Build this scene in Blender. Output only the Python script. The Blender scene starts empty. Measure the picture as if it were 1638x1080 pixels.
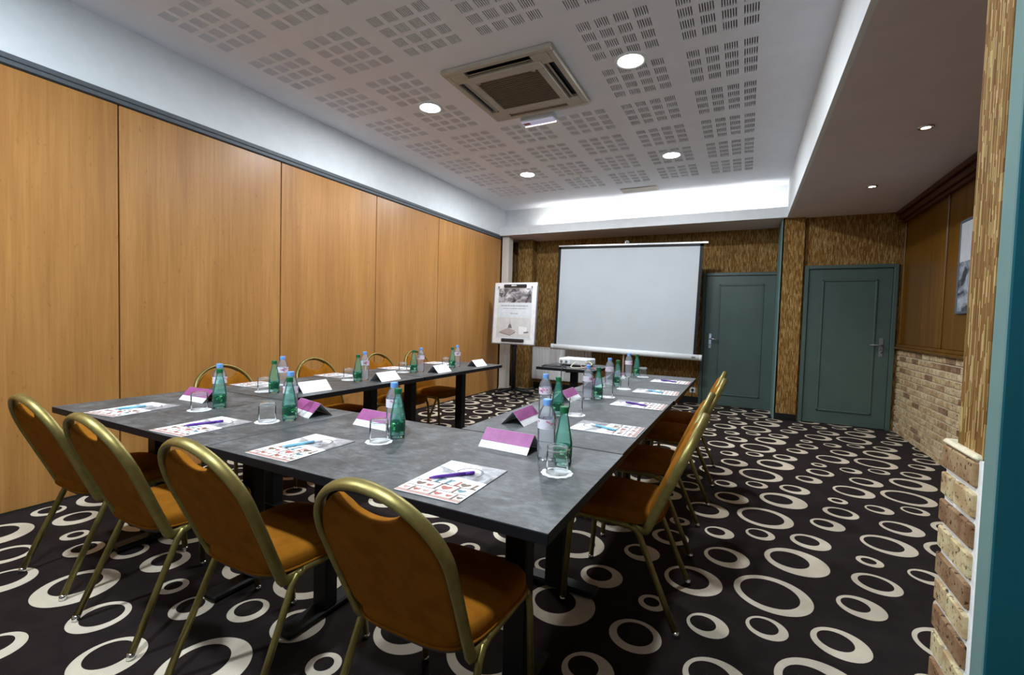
import bpy, math, random
from math import sin, cos, pi, radians, sqrt
from mathutils import Vector, Matrix

random.seed(7)
scene = bpy.context.scene
col = scene.collection

# ------------------------------------------------------------------ camera
CAM_H = 1.23
YAW, PITCH, ROLL, FPX = 0.4707, -0.0399, 0.0283, 732.38
cy_, sy_, cp_, sp_ = cos(YAW), sin(YAW), cos(PITCH), sin(PITCH)
r0 = Vector((cy_, sy_, 0)); fw = Vector((-sy_ * cp_, cy_ * cp_, sp_)); u0 = Vector((sy_ * sp_, -cy_ * sp_, cp_))
cr_, sr_ = cos(ROLL), sin(ROLL)
rgt = r0 * cr_ + u0 * sr_
upv = u0 * cr_ - r0 * sr_
cam_data = bpy.data.cameras.new('camera')
cam_data.sensor_width = 36.0
cam_data.lens = FPX * 36.0 / 1638.0
cam_data.clip_start = 0.02
cam = bpy.data.objects.new('camera', cam_data)
cam.matrix_world = Matrix(((rgt.x, upv.x, -fw.x, 0), (rgt.y, upv.y, -fw.y, 0), (rgt.z, upv.z, -fw.z, CAM_H), (0, 0, 0, 1)))
col.objects.link(cam)
scene.camera = cam

# ------------------------------------------------------------------ world, daylight, exposure
world = bpy.data.worlds.new('world')
scene.world = world
world.use_nodes = True
bg = world.node_tree.nodes['Background']
bg.inputs[0].default_value = (0.62, 0.80, 1.0, 1)
bg.inputs[1].default_value = 0.10
vs = scene.view_settings
vs.view_transform = 'Standard'
vs.look = 'None'
vs.gamma = 1.0
vs.use_curve_mapping = False
vs.exposure = 0.12
scene.cycles.use_denoising = True
scene.cycles.max_bounces = 10
scene.cycles.diffuse_bounces = 6
scene.cycles.transparent_max_bounces = 24
scene.cycles.caustics_reflective = False
scene.cycles.caustics_refractive = False
scene.cycles.sample_clamp_indirect = 6.0

def area_light(name, loc, rot, sx, sy, power, color, shape='RECTANGLE', spread=None):
    l = bpy.data.lights.new(name, 'AREA')
    l.shape = shape; l.size = sx
    if shape in ('RECTANGLE', 'ELLIPSE'): l.size_y = sy
    l.energy = power; l.color = color
    if spread: l.spread = spread
    o = bpy.data.objects.new(name, l); col.objects.link(o)
    o.location = loc; o.rotation_euler = rot
    return o
# daylight entering through the window in the wall behind the camera
area_light('window_daylight', (-1.4, -2.28, 1.55), (radians(-90), 0, pi), 3.4, 1.7, 6, (0.48, 0.74, 1.0))

# ------------------------------------------------------------------ mesh helper
class MB:
    def __init__(s):
        s.v = []; s.f = []; s.m = []; s.cm = 0; s.sm = []; s.smooth = False
    def add(s, vs_, fs):
        b = len(s.v)
        s.v += [tuple(p) for p in vs_]
        for f in fs:
            s.f.append(tuple(b + i for i in f)); s.m.append(s.cm); s.sm.append(s.smooth)
    def mat(s, i): s.cm = i; return s
    def sh(s, b=True): s.smooth = b; return s
    def quad(s, a, b, c, d): s.add([a, b, c, d], [(0, 1, 2, 3)])
    def box(s, x0, x1, y0, y1, z0, z1, bev=0.0):
        if bev <= 0:
            s.add([(x0, y0, z0), (x1, y0, z0), (x1, y1, z0), (x0, y1, z0), (x0, y0, z1), (x1, y0, z1), (x1, y1, z1), (x0, y1, z1)],
                  [(0, 3, 2, 1), (4, 5, 6, 7), (0, 1, 5, 4), (1, 2, 6, 5), (2, 3, 7, 6), (3, 0, 4, 7)])
            return
        b = bev; V = []; idx = {}
        for i, (x, sx) in enumerate(((x0, 1), (x1, -1))):
            for j, (y, sy) in enumerate(((y0, 1), (y1, -1))):
                for k, (z, sz) in enumerate(((z0, 1), (z1, -1))):
                    idx[i, j, k, 0] = len(V); V.append((x, y + sy * b, z + sz * b))
                    idx[i, j, k, 1] = len(V); V.append((x + sx * b, y, z + sz * b))
                    idx[i, j, k, 2] = len(V); V.append((x + sx * b, y + sy * b, z))
        F = []
        for i in (0, 1):
            q = [idx[i, 0, 0, 0], idx[i, 1, 0, 0], idx[i, 1, 1, 0], idx[i, 0, 1, 0]]; F.append(q if i else q[::-1])
            q = [idx[0, i, 0, 1], idx[0, i, 1, 1], idx[1, i, 1, 1], idx[1, i, 0, 1]]; F.append(q if i else q[::-1])
            q = [idx[0, 0, i, 2], idx[1, 0, i, 2], idx[1, 1, i, 2], idx[0, 1, i, 2]]; F.append(q if i else q[::-1])
        for i in (0, 1):
            for j in (0, 1):
                q = [idx[i, j, 0, 0], idx[i, j, 0, 1], idx[i, j, 1, 1], idx[i, j, 1, 0]]; F.append(q if (i + j) % 2 == 0 else q[::-1])
                q = [idx[i, 0, j, 0], idx[i, 0, j, 2], idx[i, 1, j, 2], idx[i, 1, j, 0]]; F.append(q[::-1] if (i + j) % 2 == 0 else q)
                q = [idx[0, i, j, 1], idx[0, i, j, 2], idx[1, i, j, 2], idx[1, i, j, 1]]; F.append(q if (i + j) % 2 == 0 else q[::-1])
                for k in (0, 1):
                    t = [idx[i, j, k, 0], idx[i, j, k, 1], idx[i, j, k, 2]]; F.append(t[::-1] if (i + j + k) % 2 == 0 else t)
        s.add(V, F)
    def lathe(s, prof, n=20, c=(0, 0, 0), cap0=True, cap1=True, wob=None):
        V = []; F = []
        for r, z in prof:
            for k in range(n):
                a = 2 * pi * k / n
                rr = r * (wob(a, z) if wob else 1)
                V.append((c[0] + rr * cos(a), c[1] + rr * sin(a), c[2] + z))
        m = len(prof)
        for i in range(m - 1):
            for k in range(n):
                F.append((i * n + k, i * n + (k + 1) % n, (i + 1) * n + (k + 1) % n, (i + 1) * n + k))
        if cap0: F.append(tuple(range(n))[::-1])
        if cap1: F.append(tuple((m - 1) * n + k for k in range(n)))
        s.add(V, F)
    def tube(s, path, ra, rb=None, n=8, side=None, caps=True):
        rb = rb or ra
        P = [Vector(p) for p in path]; V = []; F = []
        T = []
        for i in range(len(P)):
            t = (P[min(i + 1, len(P) - 1)] - P[max(i - 1, 0)]).normalized(); T.append(t)
        if side is None:
            sd = T[0].orthogonal().normalized()
        else:
            sd = Vector(side)
        for i, p in enumerate(P):
            sd = (sd - T[i] * sd.dot(T[i]))
            sd = sd.normalized() if sd.length > 1e-6 else T[i].orthogonal().normalized()
            w = T[i].cross(sd)
            for k in range(n):
                a = 2 * pi * k / n
                V.append(p + sd * (ra * cos(a)) + w * (rb * sin(a)))
        for i in range(len(P) - 1):
            for k in range(n):
                F.append((i * n + k, i * n + (k + 1) % n, (i + 1) * n + (k + 1) % n, (i + 1) * n + k))
        if caps:
            F.append(tuple(range(n))[::-1]); F.append(tuple((len(P) - 1) * n + k for k in range(n)))
        s.add(V, F)
    def shells(s, outline, layers, fn):
        """outline: list of 2D points around (0,0); layers: (scale_inset, height); fn maps (a,b,h)->3D."""
        n = len(outline); V = []; F = []
        for sc, h in layers:
            for a, b in outline: V.append(fn(a * sc, b * sc, h))
        for i in range(len(layers) - 1):
            for k in range(n):
                F.append((i * n + k, i * n + (k + 1) % n, (i + 1) * n + (k + 1) % n, (i + 1) * n + k))
        c0 = len(V); V.append(fn(0, 0, layers[0][1])); c1 = len(V); V.append(fn(0, 0, layers[-1][1]))
        L = (len(layers) - 1) * n
        for k in range(n):
            F.append((c0, (k + 1) % n, k)); F.append((c1, L + k, L + (k + 1) % n))
        s.add(V, F)
    def mesh(s, name, mats):
        me = bpy.data.meshes.new(name)
        me.from_pydata(s.v, [], s.f)
        if not isinstance(mats, (list, tuple)): mats = [mats]
        for m_ in mats: me.materials.append(m_)
        me.polygons.foreach_set('material_index', s.m)
        me.polygons.foreach_set('use_smooth', s.sm)
        me.update()
        return me
    def build(s, name, mats, parent=None, loc=None, rot=None):
        return link(name, s.mesh(name, mats), parent, loc, rot)

def link(name, me, parent=None, loc=None, rot=None):
    o = bpy.data.objects.new(name, me); col.objects.link(o)
    if parent: o.parent = parent
    if loc: o.location = loc
    if rot: o.rotation_euler = rot
    return o

def tag(o, label=None, cat=None, group=None, kind=None):
    if label: o['label'] = label
    if cat: o['category'] = cat
    if group: o['group'] = group
    if kind: o['kind'] = kind
    return o
def thing(name, label, cat, loc=(0, 0, 0), rz=0.0, group=None):
    o = bpy.data.objects.new(name, None); col.objects.link(o)
    o.empty_display_size = 0.1
    o.location = loc; o.rotation_euler = (0, 0, rz)
    return tag(o, label, cat, group)
def struct(o): o['kind'] = 'structure'; return o
def dup(root, loc, rz, label, group=None):
    r = root.copy(); col.objects.link(r); r.location = loc; r.rotation_euler = (0, 0, rz); r['label'] = label
    if group: r['group'] = group
    for ch in list(root.children):
        c = ch.copy(); col.objects.link(c); c.parent = r
        for g in list(ch.children):
            d = g.copy(); col.objects.link(d); d.parent = c
    return r

# ------------------------------------------------------------------ materials
def nt_new(name):
    m = bpy.data.materials.new(name); m.use_nodes = True
    nt = m.node_tree
    return m, nt, nt.nodes['Principled BSDF'], nt.nodes['Material Output']
def setp(b, color=None, rough=None, metal=None, spec=None, sheen=None, coat=None):
    if color is not None: b.inputs['Base Color'].default_value = (*color, 1)
    if rough is not None: b.inputs['Roughness'].default_value = rough
    if metal is not None: b.inputs['Metallic'].default_value = metal
    if spec is not None: b.inputs['Specular IOR Level'].default_value = spec
    if sheen is not None: b.inputs['Sheen Weight'].default_value = sheen
    if coat is not None: b.inputs['Coat Weight'].default_value = coat
def N(nt, t, **kw):
    n = nt.nodes.new(t)
    for k, v in kw.items(): setattr(n, k, v)
    return n
def ramp(nt, fac, stops, interp='LINEAR'):
    r = N(nt, 'ShaderNodeValToRGB'); r.color_ramp.interpolation = interp
    e = r.color_ramp.elements
    while len(e) < len(stops): e.new(0.5)
    for el, (p, c) in zip(e, stops): el.position = p; el.color = (*c, 1)
    nt.links.new(fac, r.inputs[0])
    return r.outputs[0]
def coords(nt, scale=(1, 1, 1), kind='Object'):
    tc = N(nt, 'ShaderNodeTexCoord'); mp = N(nt, 'ShaderNodeMapping')
    mp.inputs['Scale'].default_value = scale
    nt.links.new(tc.outputs[kind], mp.inputs[0])
    return mp.outputs[0]
def noise(nt, vec, scale=5, detail=4, rough=0.6, dist=0):
    n = N(nt, 'ShaderNodeTexNoise')
    n.inputs['Scale'].default_value = scale; n.inputs['Detail'].default_value = detail
    n.inputs['Roughness'].default_value = rough; n.inputs['Distortion'].default_value = dist
    nt.links.new(vec, n.inputs['Vector'])
    return n.outputs['Fac']
def bump(nt, b, h, strength=0.2, dist=0.01):
    bp = N(nt, 'ShaderNodeBump'); bp.inputs['Strength'].default_value = strength; bp.inputs['Distance'].default_value = dist
    nt.links.new(h, bp.inputs['Height']); nt.links.new(bp.outputs[0], b.inputs['Normal'])
def vary(name, c1, c2, scale, rough=0.5, metal=0, spec=0.5, stretch=(1, 1, 1), detail=4, bmp=0, lo=0.35, hi=0.65, **kw):
    m, nt, b, o = nt_new(name)
    f = noise(nt, coords(nt, stretch), scale, detail)
    nt.links.new(ramp(nt, f, [(lo, c1), (hi, c2)]), b.inputs['Base Color'])
    setp(b, rough=rough, metal=metal, spec=spec, **kw)
    if bmp: bump(nt, b, f, bmp, 0.005)
    return m
def plain(name, c, rough=0.5, metal=0, spec=0.5, **kw):
    """solid colour with a faint procedural mottling"""
    return vary(name, tuple(x * 0.94 for x in c), tuple(min(1, x * 1.05) for x in c), 14, rough, metal, spec, **kw)
def emit(name, c, s):
    m, nt, b, o = nt_new(name)
    b.inputs['Emission Color'].default_value = (*c, 1); b.inputs['Emission Strength'].default_value = s
    b.inputs['Base Color'].default_value = (*c, 1)
    return m
def clear(name, tint, gloss=0.25, body=0.08, bodycol=None, rough=0.03):
    """thin clear plastic / glass: tinted see-through, Fresnel shine and a little body colour"""
    m, nt, b, o = nt_new(name)
    nt.nodes.remove(b)
    tr = N(nt, 'ShaderNodeBsdfTransparent'); tr.inputs[0].default_value = (*tint, 1)
    gl = N(nt, 'ShaderNodeBsdfGlossy'); gl.inputs['Roughness'].default_value = rough; gl.inputs[0].default_value = (1, 1, 1, 1)
    df = N(nt, 'ShaderNodeBsdfTranslucent'); df.inputs[0].default_value = (*(bodycol or tint), 1)
    d2 = N(nt, 'ShaderNodeBsdfDiffuse'); d2.inputs[0].default_value = (*(bodycol or tint), 1)
    md = N(nt, 'ShaderNodeMixShader'); md.inputs[0].default_value = 0.5
    nt.links.new(df.outputs[0], md.inputs[1]); nt.links.new(d2.outputs[0], md.inputs[2])
    m1 = N(nt, 'ShaderNodeMixShader'); m1.inputs[0].default_value = body
    nt.links.new(tr.outputs[0], m1.inputs[1]); nt.links.new(md.outputs[0], m1.inputs[2])
    lw = N(nt, 'ShaderNodeLayerWeight'); lw.inputs[0].default_value = gloss
    mx = N(nt, 'ShaderNodeMixShader')
    nt.links.new(lw.outputs['Fresnel'], mx.inputs[0]); nt.links.new(m1.outputs[0], mx.inputs[1]); nt.links.new(gl.outputs[0], mx.inputs[2])
    nt.links.new(mx.outputs[0], o.inputs[0])
    return m

M = {}
def carpet():
    m, nt, b, o = nt_new('ring_carpet')
    TX, TY = 0.953, 0.946
    rings = [(.163, 3.338, .160, .121, -.012, .004), (.290, 3.737, .147, .090, -.030, .008), (-.037, 3.600, .110, .072, -.020, .010),
             (.130, 3.055, .077, .053, -.010, .008), (.384, 3.092, .100, .062, -.015, .012), (.510, 3.424, .092, .054, -.020, .010),
             (.618, 3.690, .100, .070, -.002, .010), (.640, 2.996, .060, .034, -.004, .004), (.780, 3.278, .130, .092, -.020, .006),
             (-.086, 2.953, .080, .050, -.018, .006)]
    vec = coords(nt)
    # a slightly wobbling outline, as woven rings have
    acc = None
    for X, Y, R, r, ox, oy in rings:
        s1 = N(nt, 'ShaderNodeVectorMath', operation='SUBTRACT'); s1.inputs[1].default_value = (X, Y, 0)
        nt.links.new(vec, s1.inputs[0])
        w = N(nt, 'ShaderNodeVectorMath', operation='WRAP')
        w.inputs[1].default_value = (TX / 2, TY / 2, 5); w.inputs[2].default_value = (-TX / 2, -TY / 2, -5)
        nt.links.new(s1.outputs[0], w.inputs[0])
        ln = N(nt, 'ShaderNodeVectorMath', operation='LENGTH'); nt.links.new(w.outputs[0], ln.inputs[0])
        a = N(nt, 'ShaderNodeMath', operation='LESS_THAN'); a.inputs[1].default_value = R; nt.links.new(ln.outputs['Value'], a.inputs[0])
        s2 = N(nt, 'ShaderNodeVectorMath', operation='SUBTRACT'); s2.inputs[1].default_value = (ox, oy, 0); nt.links.new(w.outputs[0], s2.inputs[0])
        l2 = N(nt, 'ShaderNodeVectorMath', operation='LENGTH'); nt.links.new(s2.outputs[0], l2.inputs[0])
        c = N(nt, 'ShaderNodeMath', operation='GREATER_THAN'); c.inputs[1].default_value = r; nt.links.new(l2.outputs['Value'], c.inputs[0])
        k = N(nt, 'ShaderNodeMath', operation='MULTIPLY'); nt.links.new(a.outputs[0], k.inputs[0]); nt.links.new(c.outputs[0], k.inputs[1])
        if acc is None: acc = k.outputs[0]
        else:
            x = N(nt, 'ShaderNodeMath', operation='MAXIMUM'); nt.links.new(acc, x.inputs[0]); nt.links.new(k.outputs[0], x.inputs[1]); acc = x.outputs[0]
    f1 = noise(nt, vec, 9, 5); f2 = noise(nt, vec, 220, 2)
    dark = ramp(nt, f1, [(.3, (.0125, .0082, .0080)), (.7, (.020, .0138, .0132))])
    lite = ramp(nt, f1, [(.3, (.50, .43, .335)), (.7, (.60, .53, .42))])
    mx = N(nt, 'ShaderNodeMix', data_type='RGBA'); nt.links.new(acc, mx.inputs[0]); nt.links.new(dark, mx.inputs[6]); nt.links.new(lite, mx.inputs[7])
    nt.links.new(mx.outputs[2], b.inputs['Base Color'])
    setp(b, rough=0.95, spec=0.05, sheen=0.03)
    bump(nt, b, f2, 0.5, 0.004)
    return m
M['carpet'] = carpet()

def wood(name, c1, c2, c3, rough, knots=True, spec=0.4, coat=0):
    m, nt, b, o = nt_new(name)
    v = coords(nt, (1, 1, 0.035))
    g = noise(nt, v, 46, 5, 0.7, 0.3)
    broad = noise(nt, coords(nt, (1, 1, 0.10)), 5, 3)
    ad = N(nt, 'ShaderNodeMath', operation='MULTIPLY_ADD'); ad.inputs[1].default_value = 0.55; nt.links.new(g, ad.inputs[0])
    h = N(nt, 'ShaderNodeMath', operation='MULTIPLY'); h.inputs[1].default_value = 0.45; nt.links.new(broad, h.inputs[0])
    nt.links.new(h.outputs[0], ad.inputs[2])
    base = ramp(nt, ad.outputs[0], [(.36, c1), (.52, c2), (.66, c3)])
    if knots:
        kn = noise(nt, coords(nt, (1, 1, 0.45)), 42, 3, 0.6, 0.4)
        kf = ramp(nt, kn, [(.64, (1, 1, 1)), (.76, (.66, .58, .50))])
        mm = N(nt, 'ShaderNodeMix', data_type='RGBA', blend_type='MULTIPLY'); mm.inputs[0].default_value = 0.8
        nt.links.new(base, mm.inputs[6]); nt.links.new(kf, mm.inputs[7]); base = mm.outputs[2]
    nt.links.new(base, b.inputs['Base Color'])
    setp(b, rough=rough, spec=spec, coat=coat)
    bump(nt, b, g, 0.06, 0.002)
    return m
M['oak'] = wood('panel_laminate', (.33, .145, .038), (.41, .192, .053), (.48, .235, .069), 0.38)
M['darkoak'] = wood('varnished_panelling', (.085, .033, .002), (.13, .055, .003), (.18, .080, .005), 0.34, knots=False, coat=0.15)
M['crown'] = wood('dark_moulding_wood', (.055, .018, .006), (.075, .026, .009), (.095, .034, .012), 0.4, knots=False)

def wallpaper(name='dashed_wallpaper'):
    # columns of short vertical dashes, each dash with a tint of its own
    m, nt, b, o = nt_new(name)
    tc = N(nt, 'ShaderNodeTexCoord'); sp = N(nt, 'ShaderNodeSeparateXYZ'); nt.links.new(tc.outputs['Object'], sp.inputs[0])
    def mth(op, a, v=None, w=None):
        n = N(nt, 'ShaderNodeMath', operation=op)
        for i, q in enumerate((a, v, w)):
            if q is None: continue
            if isinstance(q, (int, float)): n.inputs[i].default_value = q
            else: nt.links.new(q, n.inputs[i])
        return n.outputs[0]
    u = mth('ADD', sp.outputs[0], sp.outputs[1])
    cell = mth('FLOOR', mth('DIVIDE', u, .0036))
    wn = N(nt, 'ShaderNodeTexWhiteNoise', noise_dimensions='1D'); nt.links.new(cell, wn.inputs['W'])
    row = mth('FLOOR', mth('ADD', mth('DIVIDE', sp.outputs[2], .058), mth('MULTIPLY', wn.outputs['Value'], 0.9)))
    cb = N(nt, 'ShaderNodeCombineXYZ'); nt.links.new(cell, cb.inputs[0]); nt.links.new(row, cb.inputs[1])
    w2 = N(nt, 'ShaderNodeTexWhiteNoise', noise_dimensions='2D'); nt.links.new(cb.outputs[0], w2.inputs['Vector'])
    base = ramp(nt, w2.outputs['Value'], [(.0, (.22, .110, .028)), (.22, (.15, .065, .014)), (.40, (.28, .155, .043)), (.56, (.20, .082, .019)), (.70, (.19, .115, .026)), (.79, (.46, .33, .135))], 'CONSTANT')
    f = noise(nt, coords(nt), 2.5, 3)
    mm = N(nt, 'ShaderNodeMix', data_type='RGBA', blend_type='MULTIPLY'); mm.inputs[0].default_value = 1.0
    nt.links.new(base, mm.inputs[6]); nt.links.new(ramp(nt, f, [(.3, (.82, .82, .82)), (.7, (1, 1, 1))]), mm.inputs[7])
    nt.links.new(mm.outputs[2], b.inputs['Base Color'])
    setp(b, rough=0.8, spec=0.15); bump(nt, b, w2.outputs['Value'], 0.25, 0.002)
    return m
M['paper'] = wallpaper()

def slate():
    m, nt, b, o = nt_new('slate_laminate')
    f = noise(nt, coords(nt), 5.5, 7, 0.65, 0.6); g = noise(nt, coords(nt, (1, 2.2, 1)), 26, 5, 0.7)
    ad = N(nt, 'ShaderNodeMath', operation='MULTIPLY_ADD'); ad.inputs[1].default_value = 0.4; nt.links.new(g, ad.inputs[0])
    h = N(nt, 'ShaderNodeMath', operation='MULTIPLY'); h.inputs[1].default_value = 0.6; nt.links.new(f, h.inputs[0]); nt.links.new(h.outputs[0], ad.inputs[2])
    nt.links.new(ramp(nt, ad.outputs[0], [(.40, (.042, .044, .0455)), (.50, (.069, .073, .076)), (.61, (.130, .138, .143))]), b.inputs['Base Color'])
    setp(b, rough=0.46, spec=0.32); bump(nt, b, g, 0.05, 0.002)
    return m
M['slate'] = slate()
M['edge'] = plain('black_table_edge', (.006, .006, .008), 0.55, 0, 0.2)
M['black'] = plain('black_powder_coat', (.007, .007, .008), 0.5, 0, 0.25)
M['rubber'] = plain('black_plastic', (.02, .02, .022), 0.5)

def velvet():
    m, nt, b, o = nt_new('amber_velvet')
    f = noise(nt, coords(nt), 16, 4); g = noise(nt, coords(nt), 400, 2)
    nt.links.new(ramp(nt, f, [(.3, (.185, .064, .005)), (.7, (.255, .095, .008))]), b.inputs['Base Color'])
    setp(b, rough=0.9, spec=0.05, sheen=0.08)
    b.inputs['Sheen Tint'].default_value = (1.0, .50, .10, 1); b.inputs['Sheen Roughness'].default_value = 0.40
    bump(nt, b, g, 0.3, 0.002)
    return m
M['velvet'] = velvet()
M['gold'] = vary('olive_gold_metal', (.205, .165, .050), (.265, .215, .070), 30, 0.40, 0.7, 0.45)
M['chrome'] = plain('chrome', (.75, .77, .80), 0.16, 1.0)
M['steel'] = plain('brushed_steel', (.62, .63, .64), 0.3, 0.9)
M['white'] = vary('white_paint', (.74, .78, .805), (.78, .82, .845), 8, 0.8, 0, 0.2)
M['ceil'] = vary('ceiling_white', (.79, .825, .91), (.82, .855, .94), 6, 0.85, 0, 0.15)
M['soffit'] = vary('soffit_paint', (.66, .61, .625), (.70, .65, .665), 5, 0.8, 0, 0.1)
M['felt'] = plain('acoustic_felt', (.25, .235, .23), 0.95)
M['track'] = plain('anodised_track', (.11, .125, .14), 0.6, 0.2, 0.3)
M['gap'] = plain('seam_gasket', (.008, .008, .008), 0.8)
M['teal'] = vary('teal_gloss_paint', (.060, .098, .090), (.068, .110, .101), 4, 0.35, 0, 0.5)
M['tealedge'] = vary('teal_frame_paint', (.13, .215, .205), (.145, .235, .222), 5, 0.75, 0, 0.2)
M['tealdark'] = vary('petrol_frame_paint', (.004, .075, .100), (.005, .085, .112), 3, 0.7, 0, 0.2)
M['mortar'] = vary('pale_mortar', (.78, .79, .78), (.86, .87, .86), 60, 0.9, 0, 0.1, bmp=.4)
M['mortar2'] = vary('sand_mortar', (.62, .54, .38), (.70, .62, .46), 60, 0.9, 0, 0.1, bmp=.4)
def brickmat(name, stops, spots=True):
    m, nt, b, o = nt_new(name)
    oi = N(nt, 'ShaderNodeObjectInfo')
    base = ramp(nt, oi.outputs['Random'], stops, 'CONSTANT')
    tc = N(nt, 'ShaderNodeTexCoord'); ad = N(nt, 'ShaderNodeVectorMath', operation='ADD')
    nt.links.new(tc.outputs['Object'], ad.inputs[0]); sc = N(nt, 'ShaderNodeVectorMath', operation='SCALE')
    nt.links.new(oi.outputs['Location'], sc.inputs[0]); sc.inputs['Scale'].default_value = 3.7; nt.links.new(sc.outputs[0], ad.inputs[1])
    f = noise(nt, ad.outputs[0], 14, 4); g = noise(nt, ad.outputs[0], 75, 3, 0.6)
    mm = N(nt, 'ShaderNodeMix', data_type='RGBA', blend_type='MULTIPLY'); mm.inputs[0].default_value = 0.85
    nt.links.new(base, mm.inputs[6]); nt.links.new(ramp(nt, f, [(.40, (.66, .52, .44)), (.56, (1, 1, 1))]), mm.inputs[7])
    m2 = N(nt, 'ShaderNodeMix', data_type='RGBA', blend_type='MULTIPLY'); m2.inputs[0].default_value = 0.9
    nt.links.new(mm.outputs[2], m2.inputs[6]); nt.links.new(ramp(nt, g, [(.36, (.10, .06, .045)), (.42, (1, 1, 1))]), m2.inputs[7])
    nt.links.new(m2.outputs[2], b.inputs['Base Color'])
    setp(b, rough=0.85, spec=0.2); bump(nt, b, g, 0.5, 0.004)
    return m
M['brick'] = brickmat('buff_brick', [(0, (.56, .46, .28)), (.40, (.52, .41, .24)), (.62, (.27, .175, .105)), (.78, (.40, .29, .17)), (.90, (.60, .51, .33))])
M['brickd'] = brickmat('brown_buff_brick', [(0, (.28, .175, .095)), (.55, (.23, .135, .075)), (.8, (.34, .23, .12))])
M['brickl'] = brickmat('pale_buff_brick', [(0, (.54, .44, .25)), (.6, (.50, .39, .22)), (.85, (.24, .13, .08))])
M['paperwhite'] = plain('white_paper', (.80, .80, .82), 0.6)
M['purple'] = vary('magenta_print', (.28, .055, .21), (.36, .085, .27), 18, 0.4)
M['purplepen'] = plain('violet_pen_plastic', (.10, .025, .30), 0.3)
M['bluepen'] = plain('sky_blue_pen_plastic', (.20, .50, .66), 0.3)
M['water'] = clear('clear_bottle_plastic', (.98, .99, 1.0), 0.18, 0.21, (.82, .88, .98))
M['greenpet'] = clear('green_bottle_plastic', (.80, .98, .94), 0.22, 0.19, (.22, .85, .68))
M['glass'] = clear('drinking_glass', (.985, .99, .99), 0.13, 0.05, (.92, .96, .97))
M['pane'] = clear('window_glass', (.97, .98, .99), 0.03, 0.02)
M['bluecap'] = plain('blue_cap_plastic', (.17, .38, .82), 0.4)
M['greencap'] = plain('green_cap_plastic', (.006, .13, .045), 0.35)
M['canvas'] = vary('projection_canvas', (.46, .50, .535), (.48, .52, .555), 3, 0.8, 0, 0.1)
M['grey'] = plain('mid_grey_plastic', (.16, .165, .175), 0.45)
M['lightgrey'] = plain('light_grey_plastic', (.58, .60, .62), 0.4)
M['acbeige'] = plain('beige_unit_plastic', (.44, .41, .35), 0.5)
M['acgrille'] = plain('brown_filter_mesh', (.21, .175, .125), 0.7)
M['radiator'] = plain('radiator_enamel', (.82, .84, .86), 0.35)

def bottlelabel(name, bgc, c1, c2, sc):
    m, nt, b, o = nt_new(name)
    f = noise(nt, coords(nt, (1, 1, 1.6)), sc, 2)
    nt.links.new(ramp(nt, f, [(.0, bgc), (.56, c1), (.66, c2)], 'CONSTANT'), b.inputs['Base Color'])
    setp(b, rough=0.4)
    return m
M['wlabel'] = bottlelabel('pale_bottle_label', (.78, .76, .86), (.70, .25, .36), (.12, .14, .45), 46)
M['glabel'] = bottlelabel('green_bottle_label', (.004, .060, .034), (.02, .40, .10), (.75, .88, .82), 55)

def photoprint(name, stops, scale, stretch=(1, 1, 1), dist=1.0):
    m, nt, b, o = nt_new(name)
    f = noise(nt, coords(nt, stretch), scale, 5, 0.65, dist)
    nt.links.new(ramp(nt, f, stops), b.inputs['Base Color']); setp(b, rough=0.35)
    return m
M['bwphoto'] = photoprint('monochrome_photo_print', [(.38, (.12, .12, .13)), (.50, (.36, .36, .38)), (.60, (.70, .70, .72))], 9)
M['bwphoto2'] = photoprint('monochrome_street_print', [(.38, (.035, .03, .035)), (.5, (.20, .19, .21)), (.62, (.70, .68, .71))], 7)
M['framephoto'] = photoprint('blue_grey_framed_print', [(.42, (.03, .025, .03)), (.48, (.20, .23, .28)), (.60, (.46, .50, .56))], 5.0, (1, 1, 1.4))
M['ink_brown'] = plain('brown_ink', (.13, .075, .045), 0.5)
M['ink_red'] = plain('red_ink', (.34, .085, .065), 0.5)
M['ink_teal'] = plain('teal_ink', (.09, .20, .22), 0.5)
M['ink_grey'] = plain('grey_ink', (.16, .15, .16), 0.5)
M['ink_pale'] = plain('pale_grey_ink', (.36, .38, .41), 0.5)
M['still_bg'] = plain('pale_still_life_ground', (.62, .62, .62), 0.5)

# ------------------------------------------------------------------ room dimensions
XL, XR = -3.817, 1.65
YB, YR = 7.642, 7.054          # deep back wall, nearer back wall with the second door
YF = -2.25                     # wall behind the camera
ZC, ZS = 3.118, 2.65           # coffer ceiling, soffit
XC = 0.42                      # right side of the coffer
YC0, YC1 = -0.45, 6.92          # near and far end of the coffer

def sbox(name, dims, m, parent=None, bev=0):
    b = MB(); b.box(*dims, bev); o = b.build(name, m, parent)
    if parent is None: struct(o)
    return o

# floor
floor = sbox('floor', (XL - .5, XR + .4, YF - .2, YB + .2, -.06, 0), M['carpet'])

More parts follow.
